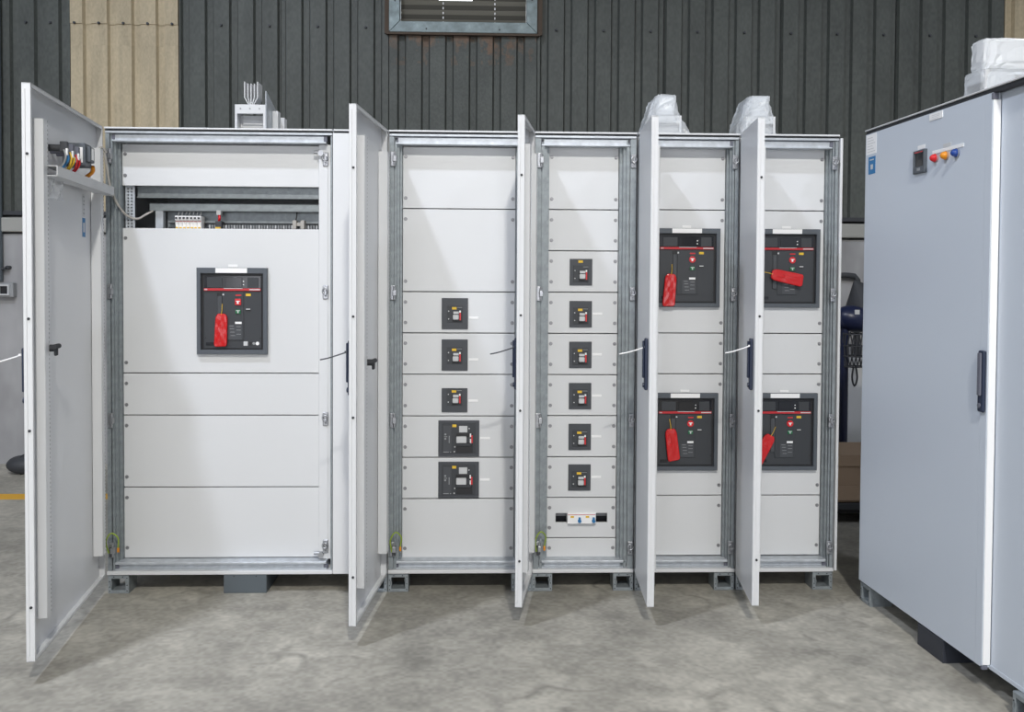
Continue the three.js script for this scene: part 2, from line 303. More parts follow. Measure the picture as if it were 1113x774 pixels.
function cover(o, x0, x1, y0, y1, scr = 'lr', hole) {          // one screwed cover panel with its screws
  const g = 0.0022;
  const geo = hole ? ring(x0, x1, y0 + g, y1 - g, [hole], PZ - 0.014, PZ, 0.0012) : bx(x0, x1, y0 + g, y1 - g, PZ - 0.014, PZ, 0.0014);
  const p = part('cover_panel', geo, M.cover, o), dy = Math.min(0.048, (y1 - y0) * 0.42);
  const ys = y1 - y0 < 0.12 ? [(y0 + y1) / 2] : [y0 + dy, y1 - dy];
  for (const y of ys) { if (scr.includes('l')) share('screw', screwGeo, M.steel, p, [x0 + 0.0125, y, PZ]); if (scr.includes('r')) share('screw', screwGeo, M.steel, p, [x1 - 0.0125, y, PZ]); }
  return p;
}
function hinges(o, x, mat = M.chrome) { for (const y of HY) share('hinge', hingeGeo, mat, o, [x, y, 0.0]); }
function keepers(o, x) { for (const y of HY) share('latch_keeper', keeperGeo, M.chrome, o, [x, y, 0.0]); }
function earthWire(o, x) {
  part('earth_wire', tube([[x - 0.012, 0.19, 0.012], [x - 0.016, 0.25, 0.03], [x + 0.006, 0.285, 0.03], [x + 0.03, 0.262, 0.015], [x + 0.026, 0.21, 0.0]], 0.0035), M.wireGreen, o);
  part('wire_lug', bx(x + 0.021, x + 0.031, 0.19, 0.212, -0.004, 0.004, 0.002), M.orange, o);
  part('clamp', bx(x - 0.012, x + 0.006, 0.17, 0.215, -0.004, 0.012, 0.003), M.darkSteel, o);
}

// swinging door: local x runs from the hinge to the free edge, local +z is the painted outside
const T = 0.029;
function door(o, hx, L, deg) {
  const y0 = SILL + 0.002, y1 = TOP - 0.004, s = 0.03, lip = 0.014;
  const d = part('door', [
    bx(s, L, y0, y1, T - 0.003, T, 0.001), bx(s, L, y1 - 0.003, y1, 0, T - 0.002), bx(s, L, y0, y0 + 0.003, 0, T - 0.002),
    bx(L - 0.003, L, y0, y1, 0, T - 0.002), bx(s, s + 0.003, y0, y1, 0, T - 0.002),
    bx(s, L, y1 - lip, y1, 0, 0.002, 0.0008), bx(s, L, y0, y0 + lip, 0, 0.002, 0.0008), bx(L - lip, L, y0, y1, 0, 0.002, 0.0008), bx(s, s + lip, y0, y1, 0, 0.002, 0.0008),
    bx(L - 0.001, L + 0.003, y0 + 0.02, y1 - 0.02, T - 0.012, T - 0.002, 0.001),
  ], M.paint, o, [hx, 0, 0]);
  d.rotation.y = (deg - 90) * Math.PI / 180;
  // swing handle on the outside
  const hxm = L - 0.055;
  const h = part('handle', [bx(hxm - 0.017, hxm + 0.017, 0.98, 1.195, T, T + 0.014, 0.005)], M.handle, d);
  part('lever', [bx(hxm - 0.011, hxm + 0.011, 1.03, 1.185, T + 0.014, T + 0.022, 0.004), cylZ(0.010, hxm, 1.0, T + 0.012, T + 0.02, 14)], M.handle, d);
  return d;
}
function inside(d, L, far, near, knob) {                       // stiffeners and lock cam on the inner face
  const y0 = 0.212, y1 = 1.995, chan = x => [bx(x - 0.022, x + 0.022, y0, y1, -0.016, -0.0135, 0.0008), bx(x - 0.022, x - 0.0195, y0, y1, -0.015, 0.024), bx(x + 0.0195, x + 0.022, y0, y1, -0.015, 0.024)];
  for (const x of [far, near]) { part('stiffener', chan(x), M.paint, d); part('perforated_edge', bx(x - 0.029, x - 0.0222, y0, y1, -0.0155, -0.0125), M.perf, d); }
  if (knob) part('lock_cam', [cylZ(0.013, knob[0], knob[1], -0.03, 0.02, 14), bx(knob[0] - 0.012, knob[0] + 0.012, knob[1] - 0.028, knob[1] + 0.012, -0.04, -0.03, 0.004), cylX(0.009, knob[1] + 0.006, -0.036, knob[0] - 0.03, knob[0] + 0.028, 10)], M.gasket, d);
  for (const y of [1.86, 1.29, 0.9, 0.28]) part('screw', cylX(0.005, y, T * 0.4, L - 0.002, L + 0.003, 8), M.gasket, d);
}

// ---------------------------------------------------------------- breakers
function acb(o, x, y, w, h, round) {                                  // draw-out air breaker behind a bezel; 507 x 628 design units
  const kx = w / 507, ky = h / 628, X = a => (a - 321.5) * kx, Y = b => (394 - b) * ky;
  const q = (a, b, c, d, z0, z1, r = 0.0012) => bx(X(a), X(b), Y(d), Y(c), z0, z1, r);
  const B = part('air_circuit_breaker', ring(X(68), X(575), Y(708), Y(80), [[X(97), X(545), Y(675), Y(122)]], 0.0002, 0.021, 0.002), M.bezel, o, [x, y, PZ]);
  B.userData.label = 'dark grey air circuit breaker with red stripe';
  part('back_plate', q(92, 550, 118, 680, 0.0004, 0.003, 0), M.black, B);
  part('faceplate', q(115, 530, 135, 665, 0.003, 0.0075), M.face, B);
  part('window', [q(120, 527, 138, 229, 0.0075, 0.0105)], M.gloss, B);
  part('trip_unit', q(140, 250, 150, 224, 0.0105, 0.0125), M.face, B);
  part('relay_unit', q(430, 510, 150, 224, 0.0105, 0.0125), M.face, B);
  part('display', q(272, 392, 150, 222, 0.0105, 0.014), M.gloss, B);
  for (const v of [178, 202]) part('indicator', q(398, 406, v - 4, v + 4, 0.0105, 0.0125, 0), M.white, B);
  const st = part('red_stripe', q(117, 527, 229, 248, 0.0075, 0.0145, 0.002), M.redStripe, B);
  part('marking', [q(121, 143, 235, 242, 0.0145, 0.0149, 0), q(445, 523, 234, 242, 0.0145, 0.0149, 0), q(262, 395, 228, 232, 0.0142, 0.0148, 0)], M.lightGrey, st);
  part('charging_slot', q(212, 248, 258, 286, 0.0075, 0.011), M.black, B);
  part('charging_lever', [q(215, 247, 286, 560, 0.0075, 0.0135, 0.002)], M.faceMid, B);
  part('control_panel', q(249, 402, 256, 606, 0.0075, 0.0115, 0.001), M.face, B);
  part('push_button', round ? cylZ(25 * kx, X(363), Y(327), 0.0115, 0.017, 20) : q(341, 386, 304, 351, 0.0115, 0.017, 0.003), M.red, B);
  part('push_button', q(345, 383, 383, 413, 0.0115, 0.017, 0.003), M.green, B);
  part('button_mark', [q(349, 378, 319, 325, 0.017, 0.0173, 0), q(357, 369, 325, 341, 0.017, 0.0173, 0)], M.white, B);
  part('button_mark', [q(350, 378, 388, 393, 0.017, 0.0173, 0), q(360, 368, 393, 409, 0.017, 0.0173, 0)], M.lightGrey, B);
  part('status_flag', q(345, 386, 274, 284, 0.0115, 0.0121, 0), M.red, B);
  part('status_flag', q(341, 388, 471, 487, 0.0115, 0.0121, 0), M.white, B);
  part('status_flag', q(250, 262, 268, 280, 0.0115, 0.0121, 0), M.lightGrey, B);
  part('rating_plate', [q(290, 390, 492, 600, 0.0115, 0.0123, 0)], M.faceMid, B);
  part('rating_print', [500, 520, 545, 570].map((v, i) => q(300 + i * 3, 330 + i * 4, v, v + 3, 0.0123, 0.0126, 0)).concat([505, 530, 560].map(v => q(350, 383, v, v + 3, 0.0123, 0.0126, 0))), M.grey, B);
  part('warning_label', q(417, 453, 267, 285, 0.0075, 0.0081, 0), M.yellow, B);
  part('key_slot', [q(417, 453, 376, 391, 0.0075, 0.011)], M.black, B);
  part('slot_label', q(420, 450, 376, 383, 0.011, 0.0115, 0), M.lightGrey, B);
  part('spring_button', q(130, 186, 621, 643, 0.0075, 0.0115), M.gloss, B);
  if (!round) {
  part('key_lock', [q(400, 431, 614, 646, 0.0075, 0.0095)], M.lightGrey, B);
  part('key_lock', cylZ(12 * kx, X(450), Y(629), 0.0075, 0.012, 14), M.black, B);
  part('key_lock', cylZ(10 * kx, X(475), Y(629), 0.0075, 0.011, 14), M.grey, B);
  part('key_lock', cylZ(13 * kx, X(501), Y(629), 0.0075, 0.011, 14), M.white, B);
  }
  for (const [a, b] of [[128, 588], [522, 590]]) part('screw', cylZ(5 * kx, X(a), Y(b), 0.0075, 0.0095, 8), M.black, B);
  part('name_plate', q(205, 432, 82, 118, 0.021, 0.0225, 0.0006), M.white, B);
  part('tag_label', [q(288, 356, 56, 76, 0.0002, 0.002, 0.0005)], M.white, B);
  return B;
}
function mccb(o, x, y, w, h, off = 0, big = false, yel = off + 0.0165) {           // moulded-case breaker behind its own escutcheon
  const B = part('circuit_breaker', bx(-w / 2, w / 2, -h / 2, h / 2, 0.0002, 0.006, 0.0015), M.plate, o, [x, y, PZ]);
  if (!big) {
    part('case', bx(-0.036, 0.036, off - 0.05, off + 0.028, 0.006, 0.0085, 0.001), M.face, B);
    part('warning_label', bx(-0.013, 0.008, yel - 0.0055, yel + 0.0055, 0.0085, 0.0092), M.yellow, B);
    part('toggle_guard', bx(-0.011, 0.031, off - 0.046, off + 0.003, 0.0085, 0.0115, 0.001), M.black, B);
    part('toggle', [bx(-0.009, 0.0185, off - 0.036, off - 0.013, 0.0115, 0.028, 0.004), bx(-0.007, 0.019, off - 0.010, off + 0.002, 0.0115, 0.017, 0.002)], M.lightGrey, B);
    part('trip_mark', bx(0.0215, 0.028, off - 0.038, off - 0.004, 0.0115, 0.0132), M.red, B);
    part('position_mark', bx(0.0205, 0.028, off - 0.003, off + 0.006, 0.0115, 0.0132), M.white, B);
    for (const v of [off + 0.003, off - 0.033]) part('screw', cylZ(0.0028, -0.0285, v, 0.0085, 0.0105, 8), M.lightGrey, B);
    part('edge_print', bx(0.01, 0.034, off + 0.0195, off + 0.0215, 0.0085, 0.0088), M.grey, B);
  } else {
    const kx = w / 340, ky = h / 300, q = (a, b, c, d, z0, z1, r = 0.001) => bx((a - 260) * kx, (b - 260) * kx, (204 - d) * ky, (204 - c) * ky, z0, z1, r);
    part('case', q(122, 400, 78, 326, 0.006, 0.010), M.face, B);
    part('adjuster_panel', q(130, 200, 95, 322, 0.010, 0.0118), M.faceMid, B);
    part('panel_print', [q(132, 178, 312, 318, 0.0118, 0.0121, 0), q(188, 198, 312, 318, 0.0118, 0.0121, 0), q(140, 165, 185, 190, 0.0118, 0.0121, 0), q(178, 184, 180, 240, 0.0118, 0.0121, 0)], M.grey, B);
    part('adjuster', [cylZ(0.0045, -0.062, 0.0 + off, 0.0118, 0.014, 12), cylZ(0.0045, -0.062, 0.02 + off, 0.0118, 0.014, 12)], M.grey, B);
    part('warning_label', q(206, 240, 86, 108, 0.010, 0.0106, 0), M.yellow, B);
    part('rating_plate', q(263, 331, 98, 152, 0.010, 0.0115), M.lightGrey, B);
    part('toggle_guard', q(238, 375, 158, 320, 0.010, 0.013), M.black, B);
    part('toggle', [q(240, 326, 182, 236, 0.013, 0.032, 0.004)], M.lightGrey, B);
    part('toggle_shroud', [q(234, 362, 237, 262, 0.013, 0.024, 0.003), q(330, 352, 188, 236, 0.013, 0.026, 0.002)], M.face, B);
    part('trip_mark', q(363, 376, 176, 240, 0.013, 0.0142, 0), M.red, B);
    part('position_mark', [q(352, 363, 160, 190, 0.013, 0.0142, 0), q(352, 363, 205, 250, 0.013, 0.0142, 0)], M.white, B);
    for (const [a, b] of [[346, 120], [228, 272], [224, 312]]) part('screw', cylZ(0.0032, (a - 260) * kx, (204 - b) * ky, 0.010, 0.0122, 8), M.lightGrey, B);
  }
  return B;
}
const plate = (o, x0, x1, y) => part('label_plate', bx(x0, x1, y - 0.0055, y + 0.0055, PZ + 0.0002, PZ + 0.002, 0.0005), M.white, o);

// ---------------------------------------------------------------- unit with the wide open door
const ROW = 'switchgear cabinets in the row';
{
  const x0 = -1.762, x1 = -0.743, xc = (x0 + x1) / 2, X = a => a - xc;
  const o = thing('switchgear_cabinet', 'widest switchgear cabinet with single breaker, open wiring slot and relay duct on its open door', 'cabinet', [xc, 0, 0], 0, ROW);
  frame(o, xc, x0, x1, -1.709);
  const pl = X(-1.709), pr = X(-0.818);
  for (const [a, b] of [[1.852, 2.045], [0.997, 1.663], [0.803, 0.997], [0.470, 0.803], [0.141, 0.470]]) cover(o, pl, pr, a, b, 'l');
  acb(o, X(-1.211), 1.2835, 0.320, 0.397);
  part('hinge_stile', [bx(X(-0.815), X(-0.760), 0.141, 2.045, -0.12, -0.048, 0.003), bx(X(-0.777), X(-0.774), 0.141, 2.045, -0.05, -0.044)], M.paint, o);
  for (const y of HY) share('latch_keeper', keeperGeo, M.chrome, o, [X(-0.784), y, -0.045]);
  for (const y of [2.003, 0.165]) part('corner_bolt', [cylZ(0.013, X(-0.803), y, -0.046, -0.026, 14), cylX(0.008, y + 0.006, -0.04, X(-0.835), X(-0.803), 10)], M.chrome, o);
  // wiring slot between the two upper covers
  const holes = []; for (let k = 0; k < 13; k++) for (const a of [-1.690, -1.674]) holes.push([X(a) - 0.0035, X(a) + 0.0035, 1.664 + k * 0.0145, 1.671 + k * 0.0145]);
  part('rack_strip', ring(X(-1.702), X(-1.660), 1.655, 1.86, holes, -0.096, -0.092), M.galv, o);
  part('cross_rail', [bx(X(-1.66), X(-0.8), 1.806, 1.872, -0.15, -0.125, 0.002), bx(X(-1.66), X(-0.8), 1.803, 1.808, -0.15, -0.12)], M.zinc, o);
  part('cross_rail', [bx(X(-1.618), X(-0.8), 1.746, 1.782, -0.2, -0.16, 0.002)], M.zinc, o);
  part('post', bx(X(-1.592), X(-1.556), 1.5, 1.75, -0.2, -0.162, 0.002), M.galv, o);
  part('mounting_plate', bx(X(-1.555), X(-0.8), 1.45, 1.75, -0.23, -0.225), M.zinc, o);
  const dr = part('din_rail', [bx(X(-1.54), X(-0.82), 1.662, 1.672, -0.222, -0.19), bx(X(-1.54), X(-0.82), 1.69, 1.694, -0.222, -0.19)], M.darkSteel, o);
  for (let k = 0; k < 40; k++) part('terminal', bx(X(-1.35 + k * 0.0128), X(-1.35 + k * 0.0128 + 0.0065), 1.668, 1.684, -0.19, -0.18), k % 3 ? M.grey : M.lightGrey, dr);
  for (let k = 0; k < 7; k++) {
    const a = X(-1.494 + k * 0.0171), c = part('miniature_breaker', [bx(a, a + 0.0165, 1.655, 1.722, -0.2, -0.145, 0.002), bx(a + 0.001, a + 0.0155, 1.702, 1.722, -0.145, -0.135, 0.001)], M.white, o);
    part('toggle', bx(a + 0.004, a + 0.0125, 1.708, 1.716, -0.135, -0.129), M.gasket, c);
    part('terminal_tip', bx(a + 0.003, a + 0.0135, 1.656, 1.671, -0.145, -0.138, 0.002), M.yellow, c);
    part('print_line', bx(a + 0.001, a + 0.0155, 1.695, 1.698, -0.145, -0.1445), M.redStripe, c);
    part('lead_wire', tube([[a + 0.008, 1.72, -0.16], [a + 0.009, 1.735, -0.165], [a + 0.012, 1.748, -0.18]], 0.0025, 6, 5), M.grey, o);
  }
  const rl = part('relay_base', bx(X(-1.312), X(-1.283), 1.66, 1.70, -0.2, -0.15, 0.002), M.darkSteel, o);
  part('relay_cap', bx(X(-1.307), X(-1.287), 1.728, 1.75, -0.19, -0.15, 0.002), M.lightGrey, rl);
  part('relay_wire', tube([[X(-1.297), 1.70, -0.16], [X(-1.292), 1.715, -0.15], [X(-1.297), 1.73, -0.16]], 0.006, 8, 6), M.red, rl);
  part('relay_tip', bx(X(-1.31), X(-1.287), 1.66, 1.672, -0.15, -0.145), M.yellow, rl);
  const rt = part('terminal_pair', [bx(X(-0.955), X(-0.937), 1.665, 1.706, -0.2, -0.15, 0.002), bx(X(-0.918), X(-0.90), 1.665, 1.706, -0.2, -0.15, 0.002), bx(X(-0.945), X(-0.91), 1.68, 1.695, -0.2, -0.16)], M.wireGrey, o);
  part('lead_wire', tube([[X(-0.945), 1.70, -0.17], [X(-0.94), 1.73, -0.18], [X(-0.942), 1.76, -0.19]], 0.003, 8, 5), M.black, rt);
  part('door_cable', [tube([[X(-1.748), 1.99, 0.03], [X(-1.742), 1.93, 0.02], [X(-1.734), 1.84, 0.0], [X(-1.714), 1.765, -0.03], [X(-1.684), 1.715, -0.07], [X(-1.652), 1.704, -0.10], [X(-1.63), 1.725, -0.14], [X(-1.60), 1.745, -0.155]], 0.0055, 50, 8), tube([[X(-1.775), 1.86, 0.06], [X(-1.772), 1.97, 0.06], [X(-1.755), 2.01, 0.045], [X(-1.744), 1.99, 0.02]], 0.005, 24, 8)], M.wireGrey, o);
  // feet and the middle support block
  foot(o, X(-1.711)); foot(o, X(-1.711), -0.75); foot(o, X(-0.795), -0.75);
  part('support_block', [bx(X(-1.237), X(-1.043), 0, SILL, -0.012, 0, 0.002), bx(X(-1.237), X(-1.043), 0, SILL, -0.8, -0.79), bx(X(-1.237), X(-1.23), 0, SILL, -0.79, -0.012), bx(X(-1.05), X(-1.043), 0, SILL, -0.79, -0.012)], M.blockSteel, o);
  for (const a of [-1.19, -1.09]) share('bolt', boltGeo, M.black, o, [X(a), 0.078, 0]);
  hinges(o, X(-1.742)); earthWire(o, X(-1.735));
  // door: inner face towards the row
  const D = door(o, X(-1.759), 0.972, 7.84); inside(D, 0.972, 0.868, 0.112, [0.83, 1.178]);
  const duct = part('wiring_duct', [bx(0.05, 0.855, 1.797, 1.800, -0.05, 0.002), bx(0.05, 0.855, 1.832, 1.835, -0.05, 0.002), bx(0.05, 0.855, 1.797, 1.835, -0.052, -0.048, 0.001), bx(0.05, 0.053, 1.797, 1.835, -0.05, 0.002)], M.lightGrey, D);
  const meter = part('meter_back', [bx(0.44, 0.53, 1.872, 1.962, -0.06, 0.026, 0.004), bx(0.455, 0.515, 1.89, 1.95, -0.075, -0.06, 0.003)], M.bezel, D);
  part('meter_label', bx(0.53, 0.531, 1.885, 1.945, -0.05, -0.02), M.white, D);
  part('meter_label', bx(0.47, 0.50, 1.90, 1.945, -0.0758, -0.0752), M.white, D);
  for (const [a, m, t] of [[0.595, M.red, M.red], [0.669, M.yellow, M.yellow], [0.741, M.stickerBlue, M.grey]]) {
    part('lamp_back', [cylZ(0.013, a, 1.912, -0.03, 0.026, 14), bx(a - 0.012, a + 0.012, 1.898, 1.936, -0.055, -0.03, 0.002)], a > 0.7 ? M.darkSteel : M.corner, D);
    part('lead_wire', tube([[a, 1.90, -0.05], [a - 0.004, 1.875, -0.055], [a - 0.012, 1.85, -0.04], [a - 0.014, 1.83, -0.02]], 0.0045, 14, 6), m, D);
    part('lead_wire', tube([[a + 0.012, 1.905, -0.045], [a + 0.016, 1.88, -0.052], [a + 0.01, 1.85, -0.04], [a + 0.006, 1.83, -0.02]], 0.0035, 14, 6), t, D);
    part('wire_marker', bx(a + 0.004, a + 0.016, 1.885, 1.91, -0.0575, -0.052), M.white, D);
  }
  part('meter_wire', tube([[0.445, 1.88, -0.065], [0.43, 1.86, -0.06], [0.425, 1.835, -0.03]], 0.008, 12, 6), M.orange, D);
  part('document_bag', (() => { const g = new THREE.PlaneGeometry(0.17, 0.07, 14, 8), p = g.attributes.position; for (let i = 0; i < p.count; i++) p.setZ(i, -0.014 + 0.012 * Math.sin(p.getX(i) * 60 + p.getY(i) * 47) * (0.5 + rnd() * 0.5)); g.computeVertexNormals(); return g.translate(0.755, 1.757, -0.004); })(), M.bag, D);
  part('paper_sticker', bx(0.222, 0.256, 1.69, 1.785, 0.0252, 0.0258), M.lightGrey, D);
  part('sticker_print', [1.775, 1.757, 1.742, 1.722, 1.705].map((y, i) => bx(0.228, 0.248 - (i % 2) * 0.006, y - 0.003, y + 0.002, 0.0247, 0.0252)), M.grey, D);
  part('blue_sticker', bx(0.216, 0.26, 1.605, 1.685, 0.0252, 0.0258), M.stickerBlue, D);
  part('sticker_print', bx(0.226, 0.25, 1.625, 1.665, 0.0247, 0.0252), M.lightGrey, D);
}
// narrow closed unit beside it
{
  const x0 = -0.742, x1 = -0.494, xc = (x0 + x1) / 2, X = a => a - xc;
  const o = thing('switchgear_cabinet', 'narrow closed switchgear cabinet between the wide open cabinet and the five-breaker cabinet', 'cabinet', [xc, 0, 0], 0, ROW);
  frame(o, xc, x0, x1);
  part('door', [bx(X(-0.741), X(-0.532), 0.092, 2.088, 0.004, 0.02, 0.003), bx(X(-0.735), X(-0.54), 0.11, 2.07, -0.01, 0.006)], M.paint, o);
  foot(o, X(-0.543)); foot(o, X(-0.543), -0.75);
}
// unit with five moulded breakers
{
  const x0 = -0.494, x1 = 0.168, xc = (x0 + x1) / 2, X = a => a - xc;
  const o = thing('switchgear_cabinet', 'open switchgear cabinet with a column of three small and two larger breakers', 'cabinet', [xc, 0, 0], 0, ROW);
  frame(o, xc, x0, x1, -0.434, 0.085);
  const ys = [0.133, 0.414, 0.607, 0.800, 0.994, 1.186, 1.377, 1.760, 2.046];
  for (let k = 0; k < 8; k++) cover(o, X(-0.434), X(0.085), ys[k], ys[k + 1]);
  mccb(o, X(-0.193), 1.276, 0.122, 0.144, 0.0085); mccb(o, X(-0.193), 1.084, 0.121, 0.145, 0.0085); mccb(o, X(-0.193), 0.874, 0.120, 0.112, 0.025);
  mccb(o, X(-0.1725), 0.696, 0.190, 0.168, 0, true); mccb(o, X(-0.1725), 0.5025, 0.189, 0.169, 0, true);
  for (const y of [1.257, 1.064, 0.872]) plate(o, X(-0.128), X(-0.084), y);
  for (const y of [0.697, 0.503]) plate(o, X(-0.074), X(-0.028), y);
  foot(o, X(-0.446)); foot(o, X(0.12)); foot(o, X(-0.446), -0.75); foot(o, X(0.12), -0.75);
  hinges(o, X(-0.475)); keepers(o, X(0.15)); earthWire(o, X(-0.462));
  const D = door(o, X(-0.492), 0.654, -5.16); inside(D, 0.654, 0.556, 0.092, [0.50, 1.10]);
}
// unit with six small breakers
{
  const x0 = 0.168, x1 = 0.638, xc = (x0 + x1) / 2, X = a => a - xc;
  const o = thing('switchgear_cabinet', 'open switchgear cabinet with six small breakers above a fuse holder slot', 'cabinet', [xc, 0, 0], 0, ROW);
  frame(o, xc, x0, x1, 0.240, 0.563);
  const ys = [0.133, 0.228, 0.418, 0.609, 0.802, 0.994, 1.186, 1.378, 1.570, 1.761, 2.050];
  for (let k = 0; k < 10; k++) cover(o, X(0.240), X(0.563), ys[k], ys[k + 1], 'lr', k === 1 ? [X(0.281), X(0.523), 0.300, 0.344] : undefined);
  [1.4715, 1.276, 1.0865, 0.894, 0.703, 0.5125].forEach((y, i) => { mccb(o, X(0.391), y, 0.105, 0.123, 0.004, false, i ? 0.0205 : 0.049); if (i) plate(o, X(0.447), X(0.492), y + 0.002); });
  const f = part('switch_module', [bx(X(0.335), X(0.469), 0.293, 0.348, PZ - 0.05, PZ + 0.012, 0.003)], M.white, o);
  part('print_line', bx(X(0.337), X(0.467), 0.338, 0.3405, PZ + 0.012, PZ + 0.0125), M.redStripe, f);
  part('lower_lip', bx(X(0.336), X(0.468), 0.293, 0.2975, PZ + 0.012, PZ + 0.014), M.grey, f);
  for (const a of [0.392, 0.458]) part('toggle', [cylZ(0.0085, X(a), 0.311, PZ + 0.012, PZ + 0.022, 14), bx(X(a) - 0.005, X(a) + 0.005, 0.31, 0.328, PZ + 0.012, PZ + 0.024, 0.002)], M.stickerBlue, f);
  for (const a of [0.358, 0.429]) part('warning_label', bx(X(a) - 0.008, X(a) + 0.008, 0.325, 0.334, PZ + 0.012, PZ + 0.0125), M.yellow, f);
  part('slot_backing', bx(X(0.27), X(0.535), 0.28, 0.36, PZ - 0.09, PZ - 0.07), M.gasket, o);
  part('mounting_rail', bx(X(0.275), X(0.53), 0.318, 0.334, PZ - 0.065, PZ - 0.052), M.grey, o);
  foot(o, X(0.215)); foot(o, X(0.59)); foot(o, X(0.215), -0.75); foot(o, X(0.59), -0.75);
  hinges(o, X(0.19)); keepers(o, X(0.621)); earthWire(o, X(0.198));
  const D = door(o, X(0.172), 0.461, -8.8); inside(D, 0.461, 0.372, 0.085);
}
// two units with two air breakers each
for (const [x0, x1, pl, pr, ax, hx, deg, lab, end] of [
  [0.640, 1.110, 0.708, 1.062, 0.883, 0.671, -3.1, 'open switchgear cabinet with two red-tagged air breakers, beside the six-breaker cabinet', 0],
  [1.112, 1.572, 1.176, 1.529, 1.353, 1.137, -6.6, 'open end cabinet with two red-tagged air breakers beside the closed grey cabinet', 1]]) {
  const xc = (x0 + x1) / 2, X = a => a - xc;
  const o = thing('switchgear_cabinet', lab, 'cabinet', [xc, 0, 0], 0, ROW);
  frame(o, xc, x0, x1, pl, pr);
  const ys = [0.142, 0.427, 0.999, 1.190, 1.764, 2.051];
  for (let k = 0; k < 5; k++) cover(o, X(pl), X(pr), ys[k], ys[k + 1]);
  acb(o, X(ax), 1.4945, 0.310, 0.366, true); acb(o, X(ax), 0.7290, 0.308, 0.363, true);
  foot(o, X(x0 + 0.05)); foot(o, X(x1 - 0.05)); foot(o, X(x0 + 0.05), -0.75); foot(o, X(x1 - 0.05), -0.75);
  keepers(o, X(x1 - 0.022)); hinges(o, X(x0 + 0.045));
  if (end) part('end_panel', bx(X(1.5725), X(1.585), 0.092, 2.092, -DEPTH, 0.006, 0.003), M.paint, o);
  const D = door(o, X(hx), end ? 0.4545 : 0.459, deg); inside(D, 0.455, 0.372, 0.085);
}

// ---------------------------------------------------------------- cable ties on the door handles
for (const [px, py, pz, s, mat, lab] of [
  [-1.712, 1.157, 0.875, 0.10, M.white, 'pale cable tie sticking out from the widest open cabinet door handle'],
  [-0.598, 1.150, 0.605, 0.098, M.plate, 'dark cable tie sticking out from the handle of the five-breaker cabinet door'],
  [0.066, 1.158, 0.405, 0.10, M.plate, 'dark cable tie sticking out from the handle of the six-breaker cabinet door'],
  [0.606, 1.160, 0.405, 0.105, M.white, 'white cable tie on the open door next to the six small breakers'],
  [1.045, 1.165, 0.400, 0.10, M.white, 'white cable tie on the door of the end cabinet']]) {
  const t = thing('cable_tie', lab, 'cable tie', [px, py, pz]);
  part('strap', tube([[0.006, 0, 0], [-0.03, -0.012, 0.004], [-s * 0.7, -0.024, 0.006], [-s, -0.030, 0.006]], 0.003, 16, 6), mat, t);
  part('head', bx(-0.004, 0.006, -0.004, 0.004, -0.005, 0.005, 0.001), mat, t);
}
// ---------------------------------------------------------------- red tags hung on the air breakers
function redTag(pos, deg, lab) {
  const t = thing('red_tag', lab, 'tag', pos, 0, 'red tags on the breakers');
  t.rotation.z = deg * Math.PI / 180;
  const w = 0.027, h = 0.150, s = new THREE.Shape();
  s.moveTo(-w * 0.45, 0); s.lineTo(w * 0.45, 0); s.quadraticCurveTo(w, -0.004, w * 1.02, -0.03); s.lineTo(w * 1.08, -h + 0.012); s.quadraticCurveTo(w, -h, w * 0.6, -h); s.lineTo(-w * 0.75, -h - 0.003); s.quadraticCurveTo(-w * 1.05, -h, -w * 1.08, -h + 0.012); s.lineTo(-w, -0.03); s.quadraticCurveTo(-w * 0.95, -0.004, -w * 0.45, 0);
  const g = new THREE.ExtrudeGeometry(s, { depth: 0.004, bevelEnabled: true, bevelSize: 0.004, bevelThickness: 0.005, bevelOffset: -0.004, bevelSegments: 3 });
  part('pouch', g, M.tagRed, t);
  part('crease', [bx(-0.004, -0.001, -0.13, -0.02, 0.0085, 0.0105, 0.001), bx(-0.016, 0.012, -0.066, -0.062, 0.0085, 0.010, 0.0007), bx(0.008, 0.0105, -0.12, -0.05, 0.0085, 0.0102, 0.001)], M.tagRed, t);
  part('string', tube([[0, -0.006, 0.008], [0.002, 0.012, 0.006], [0.001, 0.045, 0.001]], 0.0014, 10, 5), M.yellow, t);
}
redTag([-1.257, 1.272, -0.055], -2, 'red tag on the breaker of the widest open cabinet');
redTag([0.806, 1.466, -0.046], -4, 'red tag hanging straight on the upper breaker beside the six-breaker cabinet');
redTag([0.812, 0.745, -0.052], 7, 'red tag leaning on the lower breaker beside the six-breaker cabinet');
redTag([1.275, 1.468, -0.046], 78, 'red tag lifted sideways on the upper breaker of the end cabinet');
redTag([1.283, 0.716, -0.046], -28, 'red tag slanting behind the door on the lower breaker of the end cabinet');

